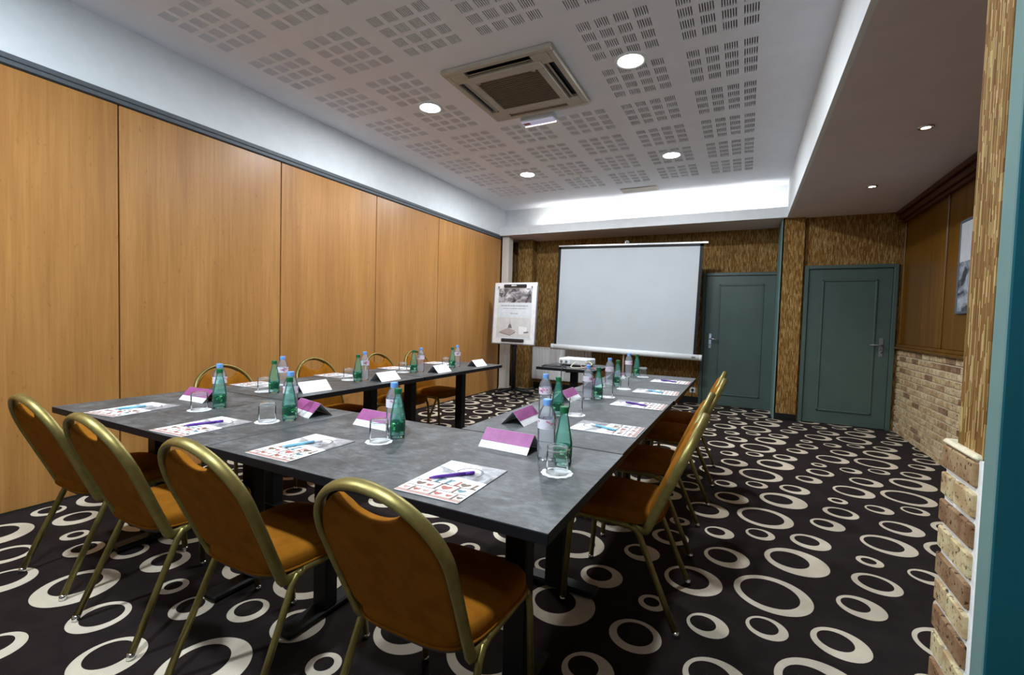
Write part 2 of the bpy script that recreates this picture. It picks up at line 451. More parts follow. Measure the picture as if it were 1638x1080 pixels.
# ceiling with slotted acoustic blocks
def make_ceiling():
    bx = [-.454 - .6 * i for i in range(6)]; by = [-.17 + .6 * j for j in range(11)]
    SQ, PT, NS, SW = .088, .1205, 6, .0078
    xs = []
    for ci, x0 in enumerate(bx):
        for k in range(4):
            a = x0 + k * PT
            for q in range(NS):
                c = a + (q + .5) * SQ / NS
                xs.append((c - SW / 2, c + SW / 2, ci))
    xs.sort()
    def skip(ci, y0):
        x0 = bx[ci]
        return x0 < -1.20 and x0 + .45 > -2.26 and y0 < 3.95 and y0 + .45 > 2.86
    mb = MB(); x_a, x_b = XL, XC
    y_a, y_b = YC0, YC1 + .20
    T = .0125; y = y_a
    for y0 in by:
        for k in range(4):
            s0 = y0 + k * PT; s1 = s0 + SQ
            if s1 > 6.32: continue
            mb.quad((x_a, y, ZC), (x_a, s0, ZC), (x_b, s0, ZC), (x_b, y, ZC))
            x = x_a
            for a, b_, ci in xs:
                if skip(ci, y0): continue
                mb.quad((x, s0, ZC), (x, s1, ZC), (a, s1, ZC), (a, s0, ZC))
                mb.quad((a, s0, ZC), (a, s1, ZC), (a, s1, ZC + T), (a, s0, ZC + T))
                mb.quad((b_, s1, ZC), (b_, s0, ZC), (b_, s0, ZC + T), (b_, s1, ZC + T))
                mb.quad((b_, s0, ZC), (a, s0, ZC), (a, s0, ZC + T), (b_, s0, ZC + T))
                mb.quad((a, s1, ZC), (b_, s1, ZC), (b_, s1, ZC + T), (a, s1, ZC + T))
                x = b_
            mb.quad((x, s0, ZC), (x, s1, ZC), (x_b, s1, ZC), (x_b, s0, ZC))
            y = s1
    mb.quad((x_a, y, ZC), (x_a, y_b, ZC), (x_b, y_b, ZC), (x_b, y, ZC))
    o = struct(mb.build('ceiling', M['ceil']))
    f = MB(); f.box(x_a, x_b, y_a, y_b, ZC + .0135, ZC + .04); f.build('acoustic_backing', M['felt'], o)
    return o
ceiling = make_ceiling()

# lowered soffits round the coffer and behind the camera
so = MB()
so.box(XC + .03, XR + .3, YC0 - .03, YB + .15, ZS, ZS + .06)
so.box(XL - .3, XC + .03, YC1 + .02, YB + .15, ZS, ZS + .02)
so.box(XL - .3, XR + .3, YF - .1, YC0 - .03, ZS, ZS + .06)
struct(so.build('ceiling_soffit', M['soffit']))
# coffer upstands
sbox('trim_1', (XC, XC + .03, YC0, YC1 + .02, ZS - .001, ZC + .02), M['white'])
sbox('trim_6', (XC, XC + .03, YC1 + .02, YC1 + .24, ZS + .02, ZC + .02), M['white'])
sbox('trim_2', (XL, XC, YC0 - .03, YC0, ZS - .001, ZC + .02), M['white'])
# rear light cove: lip and back board
sbox('trim_3', (XL, XC, YC1, YC1 + .02, ZS - .002, ZS + .136), M['white'])
sbox('trim_4', (XL, XC, YC1 + .20, YC1 + .23, ZS + .02, ZC + .02), M['white'])

# left wall: upper white band, track, movable partition panels
wl = MB()
wl.box(XL - .15, XL, YF - .1, YC1 + .22, 2.665, ZC + .1)
wl.box(XL - .15, XL - .06, YF - .1, 7.0, 0, 2.6)
wl.mat(1); wl.box(XL - .06, XL - .045, YF - .1, 6.985, .005, 2.602)
wall_left = struct(wl.build('wall_left', [M['white'], M['gap']]))
tr = MB()
tr.box(XL - .05, XL + .012, YF, 6.985, 2.632, 2.665, .004); tr.box(XL - .05, XL + .003, YF, 6.985, 2.604, 2.634, .003)
tr.mat(1); tr.box(XL - .05, XL - .004, YF, 6.985, 2.596, 2.606)
tr.build('ceiling_track', [M['track'], M['gap']], wall_left)
seams = [YF, -.85, .36, 1.574, 2.788, 3.998, 5.191, 6.408, 6.985]
for a, b_ in zip(seams[:-1], seams[1:]):
    p = MB(); p.box(XL - .05, XL, a + .005, b_ - .005, .012, 2.592, .002)
    p.build('partition_panel', M['oak'], wall_left)
bs = MB(); bs.box(XL - .05, XL + .001, YF, 6.985, 0, .012); struct(bs.build('baseboard_left', M['gap']))

# back walls
wall_back = sbox('wall_back', (XL - .5, .40, YB, YB + .15, 0, ZS + .05), M['paper'])
sbox('wall_back_pilaster', (-3.70, -3.42, 7.43, YB, 0, ZS), M['paper'])
sbox('wall_back_side', (XL - .5, XL - .06, 7.0, YB, 0, ZS + .05), M['paper'])
b = MB(); b.box(-3.42, -.61, YB - .014, YB, 0, .10, .003); struct(b.build('baseboard_back', M['black']))
wall_br = MB()
wall_br.box(.40, XR + .2, YR, YR + .2, 0, ZS + .05)
wall_br.box(.384, .630, YR - .055, YR + .02, .088, ZS + .04)
wall_br = struct(wall_br.build('wall_back_right', M['paper']))
b = MB(); b.box(.384, .632, YR - .06, YR + .01, 0, .088, .003); struct(b.build('baseboard_right', M['black']))
# green painted return of the step
sbox('trim_5', (.366, .400, YR - .055, YB + .02, 0, ZS + .04), M['tealedge'])

# boxed pipe column, cream
pc = MB(); pc.box(-3.800, -3.672, 7.0, 7.16, .02, ZS, .004); pc.box(-3.803, -3.669, 6.997, 7.163, 0, .06, .003)
struct(tag(pc.build('column', vary('cream_column_paint', (.62, .58, .52), (.68, .64, .58), 7, 0.6)), kind='structure'))

# right wall: brick below, varnished panelling above
wr = MB()
wr.box(XR + .012, XR + .2, 1.30, YR + .1, 0, 1.02); wr.mat(1); wr.box(XR + .02, XR + .2, 1.30, YR + .1, 1.02, ZS + .05)
wall_right = struct(wr.build('wall_right', [M['mortar2'], M['darkoak']]))
BH, BL, JT = .0665, .215, .0155
bm = MB(); bm.box(0, .014, 0, BL - JT, 0, BH - JT, .003); brick_full = bm.mesh('brick', M['brick'])
rows = 15
rest = MB()
for rI in range(rows):
    z = .004 + rI * BH
    y = YR - .004 - BL + (.1075 if rI % 2 else 0)
    k = 0
    while y > 1.5:
        jx = random.uniform(-.002, .002)
        if y + BL > YR: 
            hb = MB(); hb.box(0, .014, 0, YR - y - .006, 0, BH - JT, .003)
            link('brick', hb.mesh('brick', M['brick']), wall_right, (XR - .002 + jx, y, z))
        elif k < 18: link('brick', brick_full, wall_right, (XR - .002 + jx, y, z))
        else: rest.box(XR - .002, XR + .012, y, y + BL - JT, z, z + BH - JT)
        y -= BL; k += 1
ro = rest.build('brick_courses', M['brick'], wall_right); ro['kind'] = 'stuff'
sill = MB(); sill.box(XR - .045, XR + .03, 1.5, YR - .002, 1.003, 1.030, .006); sill.box(XR - .028, XR + .03, 1.5, YR - .002, 1.030, 1.062, .006)
sill.build('wood_sill', M['darkoak'], wall_right)
cr = MB(); cr.box(XR - .10, XR + .03, 1.5, YR - .002, ZS - .045, ZS, .01); cr.box(XR - .065, XR + .03, 1.5, YR - .002, ZS - .10, ZS - .045, .012); cr.box(XR - .03, XR + .03, 1.5, YR - .002, ZS - .135, ZS - .10, .006)
cr.build('crown_moulding', M['crown'], wall_right)
stiles = [7.03, 5.73, 4.43, 3.13, 1.83]
for sY in stiles:
    s_ = MB(); s_.box(XR - .004, XR + .03, sY - .022, sY + .022, 1.062, ZS - .135, .008); s_.build('panel_stile', M['darkoak'], wall_right)
for a, b_ in zip(stiles[1:], stiles[:-1]):
    q = MB(); q.box(XR + .010, XR + .03, a + .024, b_ - .024, 1.064, ZS - .137, .003); q.build('wood_panel', M['darkoak'], wall_right)

# entrance wall stub with brick end and teal door frame beside the camera
we = MB()
we.box(.456, XR + .2, 1.300, 1.428, .96, ZS + .04)
we.mat(1); we.box(.452, XR + .2, 1.278, 1.470, 0, .96)
wall_ent = struct(we.build('wall_entrance', [M['paper'], M['mortar']]))
fb = MB(); fb.box(0, .012, 0, .172, 0, .0530, .003); m_full = fb.mesh('brick', M['brickd'])
ha = MB(); ha.box(0, .012, 0, .096, 0, .0530, .003); m_ha = ha.mesh('brick', M['brickl'])
hb = MB(); hb.box(0, .012, 0, .064, 0, .0530, .003); m_hb = hb.mesh('brick', M['brickl'])
zz = .962 - .0665; k = 0
while zz > -.02:
    z_ = max(zz, .001)
    if k % 2 == 0: link('brick', m_full, wall_ent, (.443, 1.302, z_ + .006))
    else:
        link('brick', m_ha, wall_ent, (.443, 1.302, z_ + .006)); link('brick', m_hb, wall_ent, (.444, 1.411, z_ + .006))
    zz -= .0665; k += 1
cap = MB(); cap.box(.443, .60, 1.300, 1.480, .9555, .970, .006); cap.build('brick_ledge', M['mortar2'], wall_ent)
fr = MB(); fr.box(.450, .462, 1.226, 1.279, 0, 2.62, .002)
fr.mat(1); fr.box(.452, .62, 1.222, 1.279, 0, 2.62, .002)
d3 = struct(fr.build('door_3', [M['tealedge'], M['tealdark']]))
sbox('wall_entrance_side', (.62, XR + .2, 1.23, 1.279, 0, ZS), M['paper'])
sbox('wall_lobby_right', (XR, XR + .2, YF - .1, 1.23, 0, ZS), M['paper'])
# wall behind the camera with its window
wf = MB()
wf.box(XL - .2, -3.15, YF - .15, YF, 0, ZS); wf.box(.35, XR + .2, YF - .15, YF, 0, ZS)
wf.box(-3.15, .35, YF - .15, YF, 0, .68); wf.box(-3.15, .35, YF - .15, YF, 2.42, ZS)
struct(wf.build('wall_front', M['paper']))
wn = MB()
for x in (-3.15, -1.42, .31): wn.box(x, x + .04, YF - .10, YF - .05, .68, 2.42)
wn.box(-3.15, .35, YF - .10, YF - .05, .68, .72); wn.box(-3.15, .35, YF - .10, YF - .05, 2.38, 2.42)
w1 = struct(wn.build('window_1', M['white']))

# ------------------------------------------------------------------ doors at the back
def door(name, x0, x1, y, ztop, mx0, mx1, hx, hz, hdir, hm, right_frame=True):
    f = MB(); w = .045
    f.box(x0, x0 + w, y - .045, y, 0, ztop, .004)
    if right_frame: f.box(x1 - w, x1, y - .045, y, 0, ztop, .004)
    f.box(x0 + w, x1 - (w if right_frame else 0), y - .045, y, ztop - w, ztop, .004)
    d = struct(f.build(name, M['teal']))
    xi0, xi1 = x0 + w + .003, x1 - (w + .003 if right_frame else 0)
    l = MB(); l.box(xi0, xi1, y - .020, y, .008, ztop - w - .003, .002); leaf = l.build('door_leaf', M['teal'], d)
    mo = MB(); z0, z1 = .17, 1.845; yy = y - .020
    for (a, b_, c, e) in ((mx0, mx1, z0, z0 + .022), (mx0, mx1, z1 - .022, z1), (mx0, mx0 + .022, z0, z1), (mx1 - .022, mx1, z0, z1)):
        mo.box(a, b_, yy - .014, yy, c, e, .005)
    mo.build('moulding', M['teal'], leaf)
    h = MB()
    h.box(hx - .021, hx + .021, yy - .008, yy, hz - .115, hz + .115, .004)
    h.sh(); h.tube([(hx, yy, hz + .03), (hx, yy - .045, hz + .03), (hx + hdir * .02, yy - .055, hz + .03), (hx + hdir * .12, yy - .055, hz + .028)], .010, n=10)
    h.tube([(hx, yy - .004, hz - .055), (hx, yy - .016, hz - .055)], .012, n=10)
    h.build('handle', hm, leaf)
    return d
door('door_1', -.608, .366, YB, 2.02, -.379, .219, -.475, .985, 1, M['chrome'], False)
door('door_2', .655, 1.612, YR, 2.028, .850, 1.420, 1.485, 1.01, -1, M['grey'])

# ------------------------------------------------------------------ ceiling fixtures
M['lamp'] = emit('downlight_glow', (.97, .98, 1.0), 40)
def downlight(x, y, label, power=38):
    t = thing('downlight', label, 'light', (x, y, ZC), 0, 'recessed ceiling downlights')
    r = MB(); r.sh(); r.lathe([(.085, .006), (.112, .004), (.114, -.004), (.108, -.010), (.088, -.008), (.085, .0)], 28, cap0=False, cap1=False)
    r.build('ring', M['white'], t)
    l = MB(); l.lathe([(.086, -.0055), (.05, -.008), (.0, -.009)][:2], 24, cap0=False, cap1=True); l.build('diffuser', M['lamp'], t)
    a = area_light('downlight_beam', (x, y, ZC - .02), (0, 0, 0), .17, .17, power if y > 1 else power * 1.8, (.90, .955, 1.0) if y > 1 else (.80, .92, 1.0), 'DISK')
    a.parent = None
    return t
for x, y, s in ((-.82, 3.37, 'round bright downlight nearer the camera, beside the air unit on its door side'), (-2.62, 3.39, 'round bright downlight between the air unit and the wood panel wall'),
                (-.82, 5.42, 'round bright downlight far end, on the soffit side of the ceiling'), (-2.61, 5.44, 'round bright downlight far end, towards the wood panel wall'),
                (-.82, .15, 'round downlight in front of the tables, outside the picture, soffit side'), (-2.62, .15, 'round downlight in front of the tables, outside the picture, panel side')):
    downlight(x, y, s)

# cove lamps behind the lip of the rear cove
M['tubeglow'] = emit('cove_tube_glow', (1.0, .97, .90), 1.6)
for k, (xa, xb) in enumerate(((-3.1, -1.95), (-1.75, -.55), (-.42, .33))):
    t = MB(); t.sh(); t.tube([(xa, YC1 + .05, ZS + .055), (xb, YC1 + .05, ZS + .055)], .013, n=10)
    o = t.build('cove_tube_lamp', M['tubeglow'])
    tag(o, ['hidden cove lamp glowing behind the ceiling lip, panel wall end', 'hidden cove lamp glowing behind the ceiling lip, middle stretch', 'hidden cove lamp glowing behind the ceiling lip, soffit end'][k], 'lamp', 'cove lamps')
    area_light('cove_beam', ((xa + xb) / 2, YC1 + .05, ZS + .075), (pi - radians(38), 0, 0), xb - xa, .03, 3.4 * (xb - xa), (1.0, .97, .91), 'RECTANGLE', radians(150))

def spot(x, y, label, power, on):
    t = thing('soffit_spotlight', label, 'light', (x, y, ZS), 0, 'small soffit spotlights')
    r = MB(); r.sh(); r.lathe([(.030, .004), (.046, .002), (.048, -.004), (.040, -.012), (.030, -.010)], 24, cap0=False, cap1=False); r.build('ring', M['chrome'], t)
    l = MB(); l.lathe([(.031, -.003), (.012, -.006)], 16, cap0=False); l.build('bulb', emit('spot_bulb_glow', (1, .90, .72), on), t)
    s = bpy.data.lights.new('spot_beam', 'SPOT'); s.energy = power; s.spot_size = radians(95); s.spot_blend = 0.6; s.color = (1, .80, .55); s.shadow_soft_size = .03
    o = bpy.data.objects.new('spot_beam', s); col.objects.link(o); o.location = (x, y, ZS - .02)
spot(1.058, 4.18, 'small chrome spotlight in the lowered ceiling, nearer the brick pillar', 14, 5)
spot(1.058, 5.70, 'small glowing spotlight in the lowered ceiling, near the far door', 16, 22)

def ac_unit():
    t = thing('air_conditioning_cassette', 'square beige air conditioning cassette with brown grille in the ceiling', 'air conditioner', (-1.715, 3.378, ZC))
    h = .456; zb = -.036
    f = MB()
    f.box(-h, h, -h, -.405, zb, 0, .008); f.box(-h, h, .405, h, zb, 0, .008); f.box(-h, -.405, -.405, .405, zb, 0, .008); f.box(.405, h, -.405, .405, zb, 0, .008)
    for sx in (-1, 1):
        for sy in (-1, 1):
            xa, xb = sorted((sx * .408, sx * .275)); ya, yb = sorted((sy * .408, sy * .275))
            f.box(xa, xb, ya, yb, zb + .001, 0)
    f.build('fascia_frame', M['acbeige'], t)
    p = MB()
    p.box(-.325, .325, -.325, -.240, zb - .008, 0, .005); p.box(-.325, .325, .240, .325, zb - .008, 0, .005); p.box(-.325, -.262, -.242, .242, zb - .008, 0, .005); p.box(.262, .325, -.242, .242, zb - .008, 0, .005)
    p.build('intake_panel', M['acbeige'], t)
    for k in range(4):
        o_ = MB(); o_.box(-.277, .277, .326, .404, -.010, -.004); o = o_.build('outlet', M['black'], t, rot=(0, 0, k * pi / 2))
        v = MB(); v.add([(-.27, .334, -.016), (.27, .334, -.016), (.27, .362, -.034), (-.27, .362, -.034), (-.27, .337, -.014), (.27, .337, -.014), (.27, .365, -.032), (-.27, .365, -.032)],
                       [(0, 3, 2, 1), (4, 5, 6, 7), (0, 1, 5, 4), (2, 3, 7, 6), (1, 2, 6, 5), (3, 0, 4, 7)])
        v.build('louvre', M['acbeige'], o)
    g = MB(); g.box(-.264, .264, -.243, .243, -.030, -.012)
    go = g.build('grille', M['acgrille'], t)
    s_ = MB(); s_.box(-.262, .262, -.0025, .0025, -.040, -.029); bar = s_.mesh('grille_bar', M['acgrille'])
    for i in range(18): link('grille_bar', bar, go, (0, -.232 + i * .0273, 0))
    for i in (-1, 1):
        c = MB(); c.box(.235 * i - .012, .235 * i + .012, -.246, -.234, -.050, -.040); c.build('latch', M['acbeige'], t)
ac_unit()

def exit_light():
    t = thing('emergency_light', 'small white emergency light with red mark fixed beside the air unit', 'light', (-1.79, 3.935, ZC), radians(-1))
    b = MB(); b.box(-.165, .165, -.055, .055, -.052, 0, .008); b.build('housing', plain('pale_blue_housing', (.62, .70, .76), .4), t)
    l = MB(); l.box(-.158, .158, -.046, .040, -.060, -.051, .004); l.build('diffuser', emit('dim_lilac_diffuser', (.52, .50, .68), .35), t)
    e = MB(); e.box(-.158, .158, .041, .054, -.062, -.051, .002); e.build('light_strip', emit('white_strip_glow', (1, 1, 1), 2.0), t)
    r = MB(); r.box(-.145, -.080, -.030, .010, -.0612, -.0598); r.build('red_mark', M['ink_red'], t)
exit_light()
def detector():
    t = thing('smoke_detector', 'small round white detector on the perforated ceiling', 'detector', (-2.03, 5.73, ZC))
    b = MB(); b.sh(); b.lathe([(.055, 0), (.056, -.012), (.045, -.026), (.03, -.030)], 24, cap0=False); b.build('housing', M['white'], t)
    c = MB(); c.sh(); c.lathe([(.026, -.029), (.024, -.040), (.012, -.043)], 20, cap0=False); c.build('sensor', M['lightgrey'], t)
detector()
def vent():
    t = thing('air_vent', 'slim slatted air vent near the far edge of the ceiling', 'vent', (-1.42, 6.63, ZC))
    f = MB(); f.box(-.25, .25, -.10, -.08, -.012, 0); f.box(-.25, .25, .08, .10, -.012, 0); f.box(-.25, -.23, -.08, .08, -.012, 0); f.box(.23, .25, -.08, .08, -.012, 0); f.build('frame', M['acbeige'], t)
    k = MB(); k.box(-.23, .23, -.08, .08, -.003, -.001); k.build('backing', M['felt'], t)
    s_ = MB(); s_.box(-.23, .23, -.009, .009, -.010, -.007); sm = s_.mesh('slat', M['acbeige'])
    for i in range(6): link('slat', sm, t, (0, -.066 + i * .0265, 0))
vent()

# ------------------------------------------------------------------ tables
TZ = .745
def table(label, x0, x1, y0, y1, along, group, cols, z=TZ):
    t = thing('meeting_table', label, 'table', ((x0 + x1) / 2, (y0 + y1) / 2, 0), 0, group)
    hx, hy = (x1 - x0) / 2 - .002, (y1 - y0) / 2 - .002
    b = MB().mat(1)
    b.box(-hx, hx, -hy, hy, z - .030, z - .0012, .0015)
    b.mat(0); b.box(-hx, hx, -hy, hy, z - .0012, z, .0004)
    b.build('tabletop', [M['slate'], M['edge']], t)
    for c in cols:
        m_ = MB(); cx, cy = (c, 0) if along == 'x' else (0, c)
        m_.box(cx - .04, cx + .04, cy - .03 if along == 'x' else cy - .04, cy + .03 if along == 'x' else cy + .04, .03, z - .05, .006)
        lg = m_.build('leg', M['black'], t)
        f = MB(); u_ = MB()
        d = .20
        if along == 'x': f.box(cx - .04, cx + .04, -d, d, .006, .034, .008); u_.box(cx - .035, cx + .035, -d, d, z - .055, z - .031)
        else: f.box(-d, d, cy - .04, cy + .04, .006, .034, .008); u_.box(-d, d, cy - .035, cy + .035, z - .055, z - .031)
        f.build('foot_bar', M['black'], lg); u_.build('top_bracket', M['black'], lg)
        for s in (-1, 1):
            g = MB(); px, py = (cx, s * (d - .03)) if along == 'x' else (s * (d - .03), cy)
            g.lathe([(.018, 0), (.018, .008)], 12, (px, py, 0)); g.build('glide', M['rubber'], lg)
    m_ = MB()
    a, b_ = min(cols), max(cols)
    if b_ > a:
        if along == 'x': m_.box(a, b_, -.025, .025, z - .09, z - .035)
        else: m_.box(-.025, .025, a, b_, z - .09, z - .035)
        m_.build('beam', M['black'], t)
    return t
X0, X1, XS = -2.975, -.377, -1.705
table('dark slate table of the front row, next to the wood panel wall', X0, XS, .952, 1.672, 'x', 'tables of the U', (-.44, .37))
table('dark slate table of the front row, at the corner nearest the camera', XS, X1, .952, 1.672, 'x', 'tables of the U', (-.46, .423))
table('near table of the row along the wood panels', X0 + .0, -2.273, 1.677, 2.945, 'y', 'tables of the U', (-.43, .40))
table('far table of the row along the wood panels', X0 + .0, -2.273, 2.949, 4.262, 'y', 'tables of the U', (-.41, .40))
table('near table of the row on the doors side', -1.092, X1 - .004, 1.677, 3.010, 'y', 'tables of the U', (-.38, .42))
table('far table of the row on the doors side', -1.092, X1 + .003, 3.014, 4.418, 'y', 'tables of the U', (-.44, .44))
table('small square table carrying the projector in the middle', -2.03, -1.37, 4.585, 5.25, 'x', None, (0.0,), .72)

# ------------------------------------------------------------------ chairs
def make_chair():
    t = thing('banquet_chair', 'chair', 'chair', group='amber banquet chairs')
    O = Vector((0, -.1225, .43)); S = Vector((0, -.388, .9217)); NF = Vector((0, .9217, .388))   # back plane, NF points to the front
    def bp(x, s, n=0): return O + Vector((x, 0, 0)) + S * s + NF * n
    # arch frame
    pts = []
    half = []
    for i in range(13):
        a = pi / 2 * i / 12
        half.append((.200 * cos(a), .255 + .195 * sin(a)))
    left = [(-.186, -.035), (-.190, .05), (-.196, .15)]
    path = [bp(*p) for p in left] + [bp(-x, s) for x, s in half] + [bp(x, s) for x, s in half[::-1][1:]] + [bp(-x, s) for x, s in left[::-1]]
    def curl(sgn):
        return [Vector((sgn * .187, -.085, .386)), Vector((sgn * .187, -.105, .384)), Vector((sgn * .187, -.1135, .392))]
    c_l = [Vector((-.190, -.045, .392)), Vector((-.188, -.065, .386)), Vector((-.187, -.085, .383)), Vector((-.187, -.101, .386))]
    c_r = [Vector((-p.x, p.y, p.z)) for p in c_l][::-1]
    f = MB().sh(); f.tube(c_l + path + c_r, .0105, .0180, 12, side=(1, 0, 0))
    f.build('back_frame', M['gold'], t)
    # padded back with a hand-hole notch under the arch
    out = []
    for k in range(7): out.append((.176 + .003 * k, .03 + .205 * k / 6))
    for i in range(1, 9):
        a = radians(56) * i / 8; out.append((.190 * cos(a), .245 + .185 * sin(a)))
    xe, se = out[-1]
    notch = []
    for i in range(1, 12):
        q = 1 - 2 * i / 12; notch.append((xe * q * .98, se - .052 * (1 - q * q) ** .75))
    leftside = [(-x, s) for x, s in out[::-1]]
    bot = []
    for i in range(1, 14):
        a = pi * i / 14; bot.append((-.172 * cos(a), .03 - .062 * sin(a) ** .8))
    ol = out + notch + leftside + bot
    cs = .19
    ol = [(x, s - cs) for x, s in ol]
    b = MB().sh()
    b.shells(ol, [(.0 + .90, -.010), (.965, -.009), (.99, -.004), (1.0, .004), (.985, .016), (.94, .026), (.82, .033), (.55, .037), (.2, .038)],
             lambda x, s, n: bp(x, s + cs, n - .002))
    b.build('backrest', M['velvet'], t)
    # seat cushion
    ol = []
    n = 56
    for k in range(n):
        a = 2 * pi * k / n
        ca, sa = cos(a), sin(a)
        e = 2 / 4.2
        x = math.copysign(abs(ca) ** e, ca); y = math.copysign(abs(sa) ** e, sa)
        w = .200 + .014 * y
        ol.append((x * w, y * .200))
    b = MB().sh()
    b.shells(ol, [(.90, .400), (.985, .403), (1.0, .412), (1.006, .430), (.995, .445), (.96, .456), (.85, .464), (.6, .470), (.25, .472)], lambda x, y, h: (x, y + .048, h))
    st_ = b.build('seat', M['velvet'], t)
    w = MB().sh(); w.tube([(x * 1.004, y * 1.004 + .048, .411) for x, y in ol] + [(ol[0][0] * 1.004, ol[0][1] * 1.004 + .048, .411)], .0045, n=6, caps=False); w.build('piping', M['velvet'], st_)
    p = MB(); p.shells([(x * .93, y * .93) for x, y in ol], [(1, .388), (1, .402)], lambda x, y, h: (x, y + .048, h)); p.build('seat_pan', M['rubber'], t)
    # side frames: front leg, rail, rear leg
    for s in (-1, 1):
        x = s * .207
        r = MB().sh(); r.tube([(x * .96, .188, .398), (x * .97, .17, .4025), (x * .95, .05, .398), (x * .945, -.03, .396), (x * .95, -.062, .388)], .010, .0125, 10, side=(1, 0, 0)); r.build('side_rail', M['gold'], t)
        a = MB().sh(); a.tube([(x * .96, .17, .4015), (x * .965, .196, .396), (x * .97, .208, .378), (x * .98, .215, .33), (x * 1.0, .236, .016)], .010, .0125, 10, side=(1, 0, 0)); lf = a.build('leg', M['gold'], t)
        c = MB().sh(); c.lathe([(.010, 0), (.013, .002), (.0135, .016), (.009, .024)], 12, (x * 1.0, .237, 0)); c.build('glide', M['chrome'], lf)
        a = MB().sh(); a.tube([(x * .945, -.035, .3955), (x * .95, -.062, .388), (x * .955, -.080, .365), (x * .965, -.100, .32), (x * 1.01, -.234, .016)], .010, .0125, 10, side=(1, 0, 0)); lr = a.build('leg', M['gold'], t)
        c = MB().sh(); c.lathe([(.010, 0), (.013, .002), (.0135, .016), (.009, .024)], 12, (x * 1.01, -.236, 0)); c.build('glide', M['chrome'], lr)
    for y in (-.02, .15):
        q = MB().sh(); q.tube([(-.197, y, .390), (.197, y, .390)], .009, n=8); q.build('cross_bar', M['gold'], t)
    return t
chair0 = make_chair()
spots = [((-2.71, 1.065, 0), 0.00, 'amber velvet banquet chair of the front row, beside the wood panel wall'),
         ((-2.08, 1.033, 0), 0.00, 'amber velvet banquet chair of the front row, second from the wood panel wall'),
         ((-1.445, 1.04, 0), 0.00, 'amber velvet banquet chair of the front row, third from the wood panel wall'),
         ((-.760, 1.055, 0), 0.00, 'amber velvet banquet chair seen largest, back to the camera, at the table corner'),
         ((-.428, 2.075, 0), pi / 2, 'amber banquet chair on the doors side, nearest the camera, seen from the side'),
         ((-.444, 2.760, 0), pi / 2, 'amber banquet chair on the doors side, second from the camera'),
         ((-.409, 3.550, 0), pi / 2, 'amber banquet chair on the doors side, third from the camera'),
         ((-.428, 4.090, 0), pi / 2, 'amber banquet chair on the doors side, farthest from the camera'),
         ((-2.985, 1.93, 0), -pi / 2, 'amber banquet chair by the wood panels, behind the corner place'),
         ((-2.985, 2.70, 0), -pi / 2, 'amber banquet chair by the wood panels, second from the front corner'),
         ((-2.985, 3.45, 0), -pi / 2, 'amber banquet chair by the wood panels, third from the front corner'),
         ((-2.985, 4.03, 0), -pi / 2, 'amber banquet chair by the wood panels, nearest the flip chart')]
for i, (loc, rz, lab) in enumerate(spots):
    if i == 0: chair0.location = loc; chair0.rotation_euler.z = rz; chair0['label'] = lab
    else: dup(chair0, loc, rz, lab)

